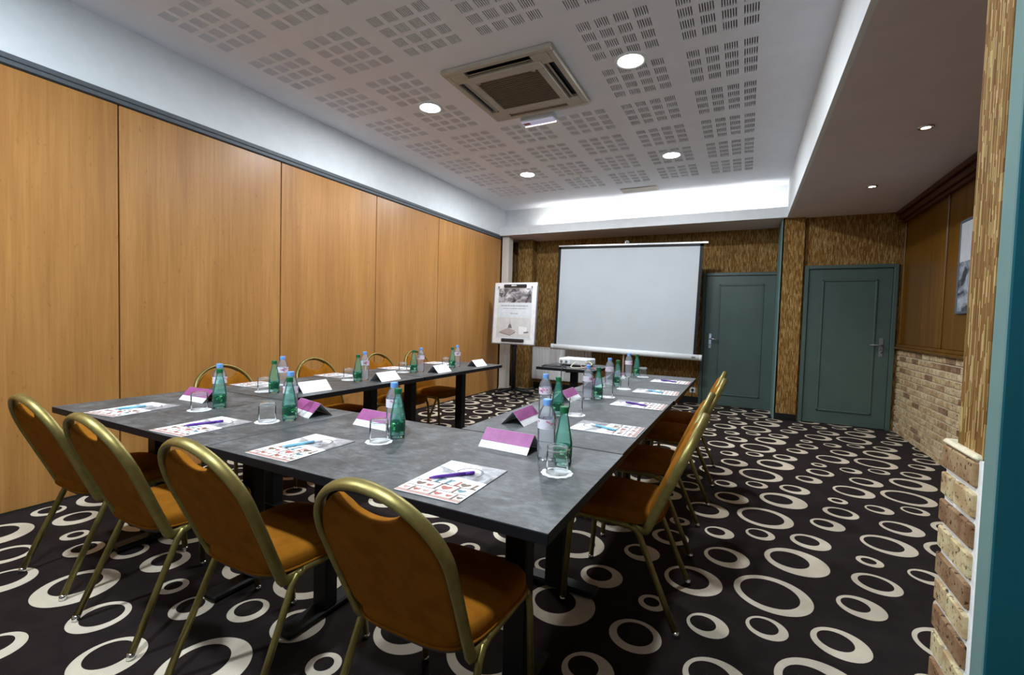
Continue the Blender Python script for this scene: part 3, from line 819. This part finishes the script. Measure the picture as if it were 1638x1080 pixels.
# ------------------------------------------------------------------ table settings
def make_booklet():
    t = thing('brochure', 'b', 'brochure', group='brochures on the tables')
    c = MB(); c.box(-.105, .105, -.1485, .1485, 0, .0022); c.build('back_pages', M['grey'], t)
    c = MB(); c.box(-.1045, .1045, -.148, .148, .0022, .0030); cv = c.build('cover', M['paperwhite'], t)
    z = .00315
    p = MB(); p.quad((-.1045, .030, z), (.1045, .010, z), (.1045, .148, z), (-.1045, .148, z)); p.build('cover_photo', M['bwphoto'], t)
    p = MB(); p.add([(-.1045, .085, z + .0001), (-.03, .060, z + .0001), (.015, .085, z + .0001), (.045, .080, z + .0001), (.02, .135, z + .0001), (-.06, .148, z + .0001), (-.1045, .148, z + .0001)], [(0, 1, 2, 3, 4, 5, 6)]); p.build('photo_highlight', M['paperwhite'], t)
    p = MB().sh(); p.tube([(.012 + .042 * cos(a), .066 + .046 * sin(a), z) for a in [pi * k / 12 - .5 for k in range(15)]], .0035, .0008, 6, side=(1, 0, 0))
    p.build('photo_arc', M['ink_grey'], cv)
    rr = random.Random(11); l = MB()
    def heart(x, y, w, mi):
        l.mat(mi); pts = []
        for i in range(16):
            a = 2 * pi * i / 16
            pts.append((x + w * .55 * sin(a) ** 3, y + w * (.42 * cos(a) - .16 * cos(2 * a) - .07 * cos(3 * a)), z))
        l.add(pts[::-1], [tuple(range(16))])
    def bar(x0, y0, x1, y1, w, mi):
        l.mat(mi); dx, dy = x1 - x0, y1 - y0; q = w / 2 / max(1e-6, sqrt(dx * dx + dy * dy)); nx, ny = -dy * q, dx * q
        l.quad((x0 - nx, y0 - ny, z), (x1 - nx, y1 - ny, z), (x1 + nx, y1 + ny, z), (x0 + nx, y0 + ny, z))
    # row of letter-like bars on a shelf line, two rows of posts, hearts and boxes below
    bar(-.1, -.048, .1, -.048, .004, 0); bar(-.1, -.094, .1, -.094, .004, 0); bar(-.104, -.138, .104, -.138, .016, 3)
    for x, mi in ((-.066, 1), (-.036, 2), (-.004, 2), (.030, 1), (.085, 0)):
        bar(x, -.046, x + .004, -.010, .010, mi); bar(x - .004, -.044, x + .016, -.044, .006, mi)
        if mi == 2: bar(x - .002, -.012, x + .018, -.012, .006, mi); bar(x + .016, -.012, x, -.044, .005, mi)
    heart(.056, -.028, .032, 0); heart(-.068, -.072, .030, 0); heart(-.036, -.074, .022, 1); heart(.018, -.070, .034, 1); heart(.070, -.072, .026, 2)
    for x in (-.010, .050): bar(x, -.094, x + .004, -.050, .008, 0)
    for x in (-.085, -.05, -.02, .02, .055, .09): heart(x, -.116, rr.uniform(.018, .028), rr.choice((0, 1, 1, 3)))
    for x in (-.068, .002, .072): bar(x, -.136, x + .003, -.098, .008, 0)
    l.build('cover_letters', [M['ink_brown'], M['ink_red'], M['ink_teal'], plain('pink_ink', (.40, .24, .21), .5)], t)
    return t
book0 = make_booklet()
def make_pen(mt, nm):
    t = thing('pen', 'p', 'pen', group='pens on the brochures')
    b = MB().sh(); b.lathe([(.0018, 0), (.0045, .014), (.0052, .03), (.0052, .112)], 12); o = b.build('barrel', mt, t, rot=(0, pi / 2, 0), loc=(-.07, 0, .0085))
    c = MB().sh(); c.lathe([(.0056, .112), (.0058, .138), (.0042, .142)], 12); c.box(.0050, .0068, -.002, .002, .10, .138); c.build('clip_end', M['paperwhite'] if nm else mt, t, rot=(0, pi / 2, 0), loc=(-.07, 0, .0085))
    return t
pens = [make_pen(M['bluepen'], 1), make_pen(M['purplepen'], 0)]
def make_water():
    t = thing('water_bottle', 'w', 'bottle', group='clear water bottles')
    prof = [(.020, .002), (.027, .0), (.0305, .008)]
    z = .014
    for i in range(9): prof += [(.0318, z), (.0303, z + .005), (.0318, z + .010)]; z += .0105
    prof += [(.0318, .112), (.0318, .148), (.0305, .156), (.0255, .172), (.0175, .186), (.0128, .192), (.0125, .198)]
    b = MB().sh(); b.lathe(prof, 24); b.build('bottle_body', M['water'], t)
    l = MB().sh(); l.lathe([(.0323, .112), (.0323, .146)], 24, cap0=False, cap1=False); l.build('paper_label', M['wlabel'], t)
    c = MB().sh(False); c.lathe([(.0150, .191), (.0152, .194), (.0152, .209), (.0140, .212)], 24); c.build('cap', M['bluecap'], t)
    return t
def make_green():
    t = thing('green_bottle', 'g', 'bottle', group='green sparkling water bottles')
    b = MB().sh(); b.lathe([(.018, .002), (.026, .0), (.0295, .006), (.0298, .018), (.0285, .022), (.0300, .028), (.0300, .068), (.0310, .072), (.0300, .078), (.0270, .098), (.0215, .128), (.0160, .156), (.0130, .168), (.0125, .180)], 24)
    b.build('bottle_body', M['greenpet'], t)
    l = MB().sh(); l.lathe([(.0304, .027), (.0304, .066)], 24, cap0=False, cap1=False); l.build('wrap_label', M['glabel'], t)
    c = MB(); c.lathe([(.0150, .176), (.0152, .179), (.0152, .194), (.0140, .197)], 24); c.build('cap', M['greencap'], t)
    return t
def make_glass():
    t = thing('drinking_glass', 'gl', 'glass', group='upturned glasses')
    b = MB().sh(); b.lathe([(.0355, 0), (.0352, .070), (.0345, .082), (.031, .086), (.0, .0862)][:4], 28, cap0=False)
    b.build('tumbler', M['glass'], t)
    r = MB().sh(); r.lathe([(.0335, .0685), (.0352, .071), (.0350, .078), (.030, .074)], 28, cap0=False, cap1=False); r.build('thick_base', clear('thick_glass_base', (.90, .94, .94), .22, .25, (.85, .9, .9)), t)
    return t
def make_coaster():
    o = MB(); o.lathe([(.050, 0), (.0505, .001), (.049, .0022)], 60, wob=lambda a, z: 1 + .035 * cos(12 * a))
    ob = o.build('paper_coaster', M['paperwhite']); tag(ob, 'c', 'coaster', 'scalloped paper coasters')
    e = MB().sh(); e.tube([(.036 * cos(2 * pi * k / 32), .036 * sin(2 * pi * k / 32), .0022) for k in range(33)], .0006, n=4, caps=False); e.build('embossed_ring', M['ink_pale'], ob)
    return ob
def make_card():
    t = thing('name_card', 'n', 'card', group='folded name cards')
    th, h, d, hl = .0009, .062, .058, .104
    def face(sg, m, nm, a, b_, off=0.0):
        # strip of the sloping face between fractions a..b of its height
        y0, z0 = -sg * d * (1 - a), h * a; y1, z1 = -sg * d * (1 - b_), h * b_
        ny, nz = -sg * h / sqrt(h * h + d * d), d / sqrt(h * h + d * d)
        q = MB(); o1, o2 = off, off + th
        q.add([(x, y + ny * o, z + nz * o + .0004) for o in (o1, o2) for (x, y, z) in ((-hl, y0, z0), (hl, y0, z0), (hl, y1, z1), (-hl, y1, z1))],
              [(0, 3, 2, 1), (4, 5, 6, 7), (0, 1, 5, 4), (1, 2, 6, 5), (2, 3, 7, 6), (3, 0, 4, 7)])
        return q.build(nm, m, t)
    face(1, M['paperwhite'], 'front_face', 0, 1); face(-1, M['paperwhite'], 'rear_face', 0, 1)
    face(1, M['purple'], 'printed_band', .36, .995, th + .0001)
    return t
water0, green0, glass0, coast0, card0 = make_water(), make_green(), make_glass(), make_coaster(), make_card()
used = set()
def put(proto, loc, rz, label):
    if id(proto) not in used:
        used.add(id(proto)); proto.location = loc; proto.rotation_euler = (0, 0, rz); proto['label'] = label; return proto
    return dup(proto, loc, rz, label)
pen_used = {}
F_ = ['at the front-row place beside the wood panels', 'at the second front-row place from the wood panels', 'at the third front-row place from the wood panels', 'at the front-row place on the near table corner']
R_ = ['at the nearest place of the doors-side row', 'at the second place of the doors-side row', 'at the third place of the doors-side row', 'at the far end of the doors-side row']
L_ = ['at the nearest place of the wood-panel row', 'at the second place of the wood-panel row', 'at the third place of the wood-panel row', 'at the far end of the wood-panel row']
def setting(where, seat, book, brz, pen, water, green, coaster, card, crz, penang=1.22):
    put(book0, (book[0], book[1], TZ), brz, 'brochure with grey photo and coloured letters ' + where)
    if pen is not None:
        ca, sa = cos(brz), sin(brz); ox, oy = -.016, .012
        put(pens[pen], (book[0] + ox * ca - oy * sa, book[1] + ox * sa + oy * ca, TZ + .0031 - .0025), brz + penang, ('pale blue' if pen == 0 else 'violet') + ' pen lying on the brochure ' + where)
    put(water0, (water[0], water[1], TZ), random.uniform(0, 6), 'clear water bottle with blue cap ' + where)
    put(green0, (green[0], green[1], TZ), random.uniform(0, 6), 'green sparkling water bottle ' + where)
    put(coast0, (coaster[0], coaster[1], TZ), random.uniform(0, 1), 'white scalloped paper coaster ' + where)
    put(glass0, (coaster[0], coaster[1], TZ + .0023), random.uniform(0, 1), 'upturned glass on its coaster ' + where)
    put(card0, (card[0], card[1], TZ), crz, ('folded name card showing its magenta band ' if seat != 'L' else 'folded white name card ') + where)
setting(F_[0], 'F', (-2.60, 1.128), .14, 0, (-2.415, 1.42), (-2.33, 1.37), (-2.35, 1.285), (-2.61, 1.44), .03)
setting(F_[1], 'F', (-2.005, 1.113), .06, 1, (-1.88, 1.43), (-1.815, 1.375), (-1.868, 1.305), (-1.86, 1.525), -.25)
setting(F_[2], 'F', (-1.41, 1.124), .02, 0, (-1.275, 1.452), (-1.222, 1.415), (-1.235, 1.325), (-1.42, 1.525), -.06)
setting(F_[3], 'F', (-.755, 1.130), .03, 1, (-.600, 1.465), (-.530, 1.445), (-.514, 1.352), (-.775, 1.53), -.05, .85)
setting(R_[0], 'R', (-.540, 2.040), pi / 2, 0, (-.893, 2.145), (-.838, 2.185), (-.762, 2.245), (-.930, 1.96), pi / 2)
setting(R_[1], 'R', (-.540, 2.735), pi / 2, 1, (-.862, 2.76), (-.812, 2.815), (-.775, 2.90), (-.965, 2.67), pi / 2)
setting(R_[2], 'R', (-.540, 3.32), pi / 2 + .04, 0, (-.903, 3.42), (-.850, 3.46), (-.770, 3.33), (-.975, 3.27), pi / 2)
setting(R_[3], 'R', (-.536, 3.99), pi / 2, 1, (-.912, 4.10), (-.868, 4.235), (-.80, 4.18), (-.975, 3.92), pi / 2)
setting(L_[0], 'L', (-2.87, 1.94), -pi / 2, None, (-2.575, 1.90), (-2.515, 1.80), (-2.61, 1.80), (-2.41, 1.985), -pi / 2 - .05)
setting(L_[1], 'L', (-2.86, 2.59), -pi / 2, None, (-2.52, 2.54), (-2.495, 2.45), (-2.61, 2.47), (-2.40, 2.635), -pi / 2)
setting(L_[2], 'L', (-2.85, 3.28), -pi / 2, None, (-2.525, 3.21), (-2.530, 3.12), (-2.62, 3.09), (-2.40, 3.32), -pi / 2 + .03)
setting(L_[3], 'L', (-2.85, 3.93), -pi / 2, None, (-2.525, 3.78), (-2.500, 3.66), (-2.64, 3.75), (-2.42, 3.99), -pi / 2)

# ------------------------------------------------------------------ projector and cables
def projector():
    t = thing('projector', 'white video projector with lens and sockets on the small table', 'projector', (-1.70, 5.00, .72), radians(-4))
    b = MB(); b.box(-.175, .175, -.13, .13, .014, .088, .012); bo = b.build('housing', M['lightgrey'], t)
    v = MB(); v.box(-.168, -.03, -.1335, -.128, .024, .078, .003); v.build('rear_panel', M['white'], t)
    for x in (-.135, -.075): 
        s_ = MB(); s_.lathe([(.016, 0), (.016, .004)], 16); s_.build('socket', M['grey'], t, (x, -.1330, .048), (pi / 2, 0, 0))
    l = MB().sh(); l.lathe([(.036, 0), (.036, .03), (.030, .032)], 20); l.build('lens', M['black'], t, (-.08, .128, .052), (-pi / 2, 0, 0))
    for s in (-1, 1):
        f = MB(); f.lathe([(.012, 0), (.010, .016)], 12, (s * .14, -.09, 0)); f.lathe([(.012, 0), (.010, .016)], 12, (s * .14, .09, 0)); f.build('foot', M['rubber'], t)
    k = MB(); k.box(-.03, .12, -.05, .06, .0878, .0895, .0006); k.build('control_panel', M['lightgrey'], t)
projector()
def cable(name, label, pts, r, m):
    P = [Vector(p) for p in pts]; out = []
    for i in range(len(P) - 1):
        p0, p1, p2, p3 = P[max(i - 1, 0)], P[i], P[i + 1], P[min(i + 2, len(P) - 1)]
        for k in range(6):
            q = k / 6
            out.append(.5 * ((2 * p1) + (p2 - p0) * q + (2 * p0 - 5 * p1 + 4 * p2 - p3) * q * q + (3 * p1 - p0 - 3 * p2 + p3) * q ** 3))
    out.append(P[-1])
    c = MB().sh(); c.tube(out, r, n=6); o = c.build(name, m); tag(o, label, 'cable'); return o
zt = .7225
cable('black_cable', 'tangle of black cable on the small projector table', [(-1.80, 4.86, zt + .03), (-1.84, 4.80, zt + .004), (-1.95, 4.72, zt + .004), (-1.98, 4.64, zt + .004), (-1.86, 4.62, zt + .006), (-1.78, 4.70, zt + .004), (-1.88, 4.78, zt + .009), (-1.99, 4.76, zt + .005), (-1.96, 4.67, zt + .010), (-1.82, 4.66, zt + .010), (-1.74, 4.72, zt + .008), (-1.70, 4.64, zt + .008), (-1.72, 4.575, zt + .004), (-1.722, 4.565, zt - .1), (-1.70, 4.57, .4), (-1.70, 4.60, .05)], .005, M['rubber'])
cable('cream_cable', 'cream coloured cable looping in front of the projector', [(-1.66, 4.852, zt + .05), (-1.68, 4.80, zt + .03), (-1.68, 4.74, zt + .004), (-1.60, 4.66, zt + .004), (-1.50, 4.70, zt + .02), (-1.46, 4.78, zt + .04), (-1.50, 4.83, zt + .06), (-1.55, 4.846, zt + .05)], .005, plain('cream_cable_sheath', (.66, .60, .45), 0.5))
cable('red_cable', 'thin reddish cable beside the projector', [(-1.60, 4.850, zt + .03), (-1.58, 4.80, zt + .01), (-1.50, 4.74, zt + .003), (-1.43, 4.78, zt + .003), (-1.40, 4.70, zt + .003)], .004, plain('red_cable_sheath', (.55, .20, .18), 0.5))

# ------------------------------------------------------------------ projection screen on tripod
def screen():
    t = thing('projection_screen', 'white tripod projection screen with black borders, pulled up at the back', 'screen', (-1.652, 6.95, 0), 0)
    W, zb, ztop = 2.215, .790, 2.400
    R = (0, radians(1.25), 0)
    hw = W / 2
    pv = bpy.data.objects.new('screen_panel', None)
    def part(nm, fn, m, parent=t):
        q = MB(); fn(q); return q.build(nm, m, parent, (0, 0, 1.6), R)
    z0, z1 = zb - 1.6, ztop - 1.6
    iw = 1.062
    part('canvas', lambda q: q.box(-iw + .004, iw - .036, -.002, .002, z0 + .02, z1 - .045), M['canvas'])
    def bord(q):
        q.box(-iw - .036, -iw + .006, -.0025, .0025, z0 + .02, z1 - .01); q.box(iw - .040, iw + .002, -.0025, .0025, z0 + .02, z1 - .01); q.box(-iw - .036, iw + .002, -.0025, .0025, z1 - .047, z1 - .008)
    part('black_border', bord, M['black'])
    part('top_bar', lambda q: q.box(-hw + .008, hw + .02, -.012, .012, z1 - .012, z1 + .016, .005), M['steel'])
    def case(q):
        q.sh(); q.tube([(-hw - .02, 0, z0 - .005), (hw + .01, 0, z0 - .005)], .037, .042, 14, side=(0, 1, 0))
    cs = part('roller_case', case, M['white'])
    for s in (-1, 1):
        def cap(q): q.sh(); q.tube([(s * (hw + .0), 0, z0 - .005), (s * (hw + .035), 0, z0 - .005)], .039, .044, 14, side=(0, 1, 0))
        part('end_cap', cap, M['lightgrey'])
    part('maker_plate', lambda q: q.box(hw - .10, hw - .05, -.0435, -.040, z0 - .012, z0 + .008), M['grey'])
    p = MB().sh(); p.tube([(.01, .055, .12), (.01, .055, 2.46)], .014, n=12); p.build('pole', plain('cream_pole_paint', (.70, .62, .56), 0.4), t)
    h = MB().sh(); h.tube([(.01, .055, 2.452), (.01, .02, 2.462), (.01, -.012, 2.445), (.01, -.014, 2.415)], .008, n=8)
    h.tube([(.01 + .028 * cos(a), .01, 2.432 + .028 * sin(a)) for a in [2 * pi * k / 16 for k in range(17)]], .006, n=6, caps=False); h.build('hanging_hook', M['chrome'], t)
    for k in range(3):
        a = radians(90 + 120 * k); x, y = .01, .055
        l = MB().sh(); l.tube([(x, y, .42), (x + .30 * cos(a), y + .30 * sin(a), .20), (x + .46 * cos(a), y + .46 * sin(a), .018)], .010, n=8); lg = l.build('leg', M['steel'], t)
        f = MB().sh(); f.lathe([(.013, 0), (.016, .004), (.014, .035)], 12, (x + .46 * cos(a), y + .46 * sin(a), 0)); f.build('rubber_foot', M['rubber'], lg)
screen()

# ------------------------------------------------------------------ flip chart
def flipchart():
    t = thing('flip_chart', 'flip chart board on a black wheeled stand showing a printed poster', 'flip chart', (-3.225, 6.40, 0), radians(-1.5))
    tilt = (radians(-3.5), 0, 0); c = (0, 0, 1.325)
    w, h = .372, .478
    def part(nm, fn, m, p=t):
        q = MB(); fn(q); return q.build(nm, m, p, c, tilt)
    part('board', lambda q: q.box(-w, w, -.010, .010, -h, h, .003), M['paperwhite'])
    def frame(q):
        q.box(-w - .014, -w, -.016, .014, -h - .012, h - .05, .003); q.box(w, w + .014, -.016, .014, -h - .012, h - .05, .003); q.box(-w, w, -.016, .014, -h - .014, -h, .003)
    part('frame', frame, M['grey'])
    part('poster', lambda q: q.box(-.305, .305, -.0125, -.0102, -.40, .40), plain('poster_paper', (.66, .72, .77), 0.5))
    y = -.0128
    part('poster_photo', lambda q: q.quad((-.29, y, .165), (.29, y, .165), (.29, y, .385), (-.29, y, .385)), M['bwphoto2'])
    def lines(q):
        rr = random.Random(5)
        for z, hh, xa, xb in ((.105, .018, -.24, .24), (.066, .012, -.20, .20), (-.015, .016, -.065, .065)):
            x = xa
            while x < xb:
                wd = rr.uniform(.010, .040); q.quad((x, y, z), (min(x + wd, xb), y, z), (min(x + wd, xb), y, z + hh), (x, y, z + hh)); x += wd + .008
    part('poster_lines', lines, M['ink_pale'])
    part('still_life_ground', lambda q: q.quad((-.295, y, -.38), (.295, y, -.38), (.295, y, -.07), (-.295, y, -.07)), M['still_bg'])
    y2 = y - .0003
    def still(q):
        q.mat(0); q.add([(-.10, y2, -.235), (-.025, y2, -.235), (-.040, y2, -.19), (-.058, y2, -.165), (-.062, y2, -.09), (-.066, y2, -.165), (-.085, y2, -.19)], [(0, 1, 2, 3, 4, 5, 6)])
        q.mat(1); q.add([(-.25, y2, -.30), (-.10, y2, -.235), (.03, y2, -.27), (-.06, y2, -.345)], [(0, 3, 2, 1)])
        q.mat(0); q.add([(-.25, y2, -.30), (-.06, y2, -.345), (-.06, y2, -.355), (-.25, y2, -.312)], [(0, 1, 2, 3)]); q.add([(-.06, y2, -.355), (.04, y2, -.30), (.03, y2, -.285), (-.06, y2, -.345)], [(0, 1, 2, 3)])
        q.mat(2); q.quad((.10, y2, -.33), (.22, y2, -.32), (.24, y2, -.22), (.09, y2, -.20)); q.mat(0); q.quad((.19, y2, -.312), (.27, y2, -.298), (.26, y2, -.28), (.18, y2, -.292))
    part('still_life', still, [M['ink_grey'], plain('rose_grey_ink', (.42, .35, .34), .5), M['paperwhite']])
    def clip(z): 
        def f(q): q.box(-.20, .20, -.038, -.010, z - .024, z + .024, .011)
        return f
    part('paper_clamp', clip(.425), M['rubber'])
    part('clamp_button', lambda q: q.box(-.06, .03, -.041, -.037, .418, .440, .001), M['lightgrey'])
    part('pen_tray', clip(-.425), M['rubber'])
    part('hook', lambda q: (q.box(-.30, -.285, -.03, -.010, .395, .42), q.box(.285, .30, -.03, -.010, .395, .42)), M['grey'])
    p = MB().sh(); p.tube([(-.01, .045, .10), (-.01, .045, 1.30)], .034, n=14); p.build('column', M['black'], t)
    p = MB(); p.box(-.05, .03, .02, .075, .78, .84, .006); p.build('height_clamp', M['rubber'], t)
    for k in range(5):
        a = radians(20 + 72 * k)
        l = MB(); l.sh(); l.tube([(-.01, .045, .13), (-.01 + .16 * cos(a), .045 + .16 * sin(a), .10), (-.01 + .32 * cos(a), .045 + .32 * sin(a), .075)], .022, .014, 8, side=(0, 0, 1)); lg = l.build('base_arm', M['black'], t)
        w_ = MB().sh(); x, y_ = -.01 + .315 * cos(a), .045 + .315 * sin(a); w_.tube([(x - .014 * sin(a), y_ + .014 * cos(a), .027), (x + .014 * sin(a), y_ - .014 * cos(a), .027)], .027, n=14); w_.build('caster', M['rubber'], lg)
flipchart()

# ------------------------------------------------------------------ radiator, socket, framed picture
def radiator():
    x0, x1, z0, z1 = -3.47, -2.32, .165, .735
    t = thing('radiator', 'white ribbed panel radiator under the screen by the corner', 'radiator', ((x0 + x1) / 2, YB - .004, 0))
    hw = (x1 - x0) / 2
    b = MB(); b.box(-hw, hw, -.075, -.030, z0, z1, .004); b.build('body', M['radiator'], t)
    r = MB(); r.box(-.022, .022, -.016, 0, z0 + .012, z1 - .012, .007); rm = r.mesh('rib', M['radiator'])
    n = 20
    for i in range(n): link('rib', rm, t, (-hw + (i + .5) * 2 * hw / n, -.075, 0))
    b = MB(); b.box(-hw, hw, -.092, -.028, z1 - .008, z1 + .008, .003); b.build('top_grille', M['radiator'], t)
    b = MB(); b.box(-hw + .1, -hw + .14, -.035, 0, z0 + .1, z1 - .1); b.box(hw - .14, hw - .10, -.035, 0, z0 + .1, z1 - .1); b.build('bracket', M['steel'], t)
    p = MB().sh(); p.tube([(hw - .03, -.05, z0 + .02), (hw - .03, -.05, .0)], .008, n=8); p.build('pipe', M['radiator'], t)
radiator()
def socket():
    t = thing('wall_socket', 'small white wall socket low beside the first teal door', 'socket', (-.695, YB, .205))
    p = MB(); p.box(-.043, .043, -.010, 0, -.043, .043, .004); p.build('plate', M['paperwhite'], t)
    s = MB(); s.lathe([(.021, 0), (.021, .0015)], 20); s.build('outlet', M['black'], t, (0, -.0098, 0), (pi / 2, 0, 0))
    k = MB().sh(); k.tube([(0, -.012, 0), (0, -.035, -.004), (0, -.038, -.05), (-.005, -.03, -.10)], .006, n=6); k.build('plug_lead', M['rubber'], t)
socket()
def picture():
    y0, y1, z0, z1 = 4.72, 5.385, 1.385, 2.195
    t = thing('framed_picture', 'framed blue-grey photograph on the varnished panelling, half behind the pillar', 'picture', (XR + .0, (y0 + y1) / 2, (z0 + z1) / 2))
    hy, hz = (y1 - y0) / 2, (z1 - z0) / 2
    f = MB()
    for a in ((-hy, hy, -hz, -hz + .022), (-hy, hy, hz - .022, hz), (-hy, -hy + .022, -hz + .022, hz - .022), (hy - .022, hy, -hz + .022, hz - .022)):
        f.box(-.012, 0.010, a[0], a[1], a[2], a[3], .003)
    f.build('frame', plain('slate_blue_frame', (.10, .13, .17), 0.3), t)
    p = MB(); p.box(-.005, .006, -hy + .02, hy - .02, -hz + .02, hz - .02); p.build('print', M['framephoto'], t)
    s = MB(); s.box(-.0062, -.0055, -hy + .024, hy - .024, hz - .36, hz - .024); s.build('print_sky', plain('pale_sky_print', (.68, .70, .72), .5), t)
    g = MB(); g.box(-.0095, -.0085, -hy + .02, hy - .02, -hz + .02, hz - .02); g.build('glazing', M['pane'], t)
picture()
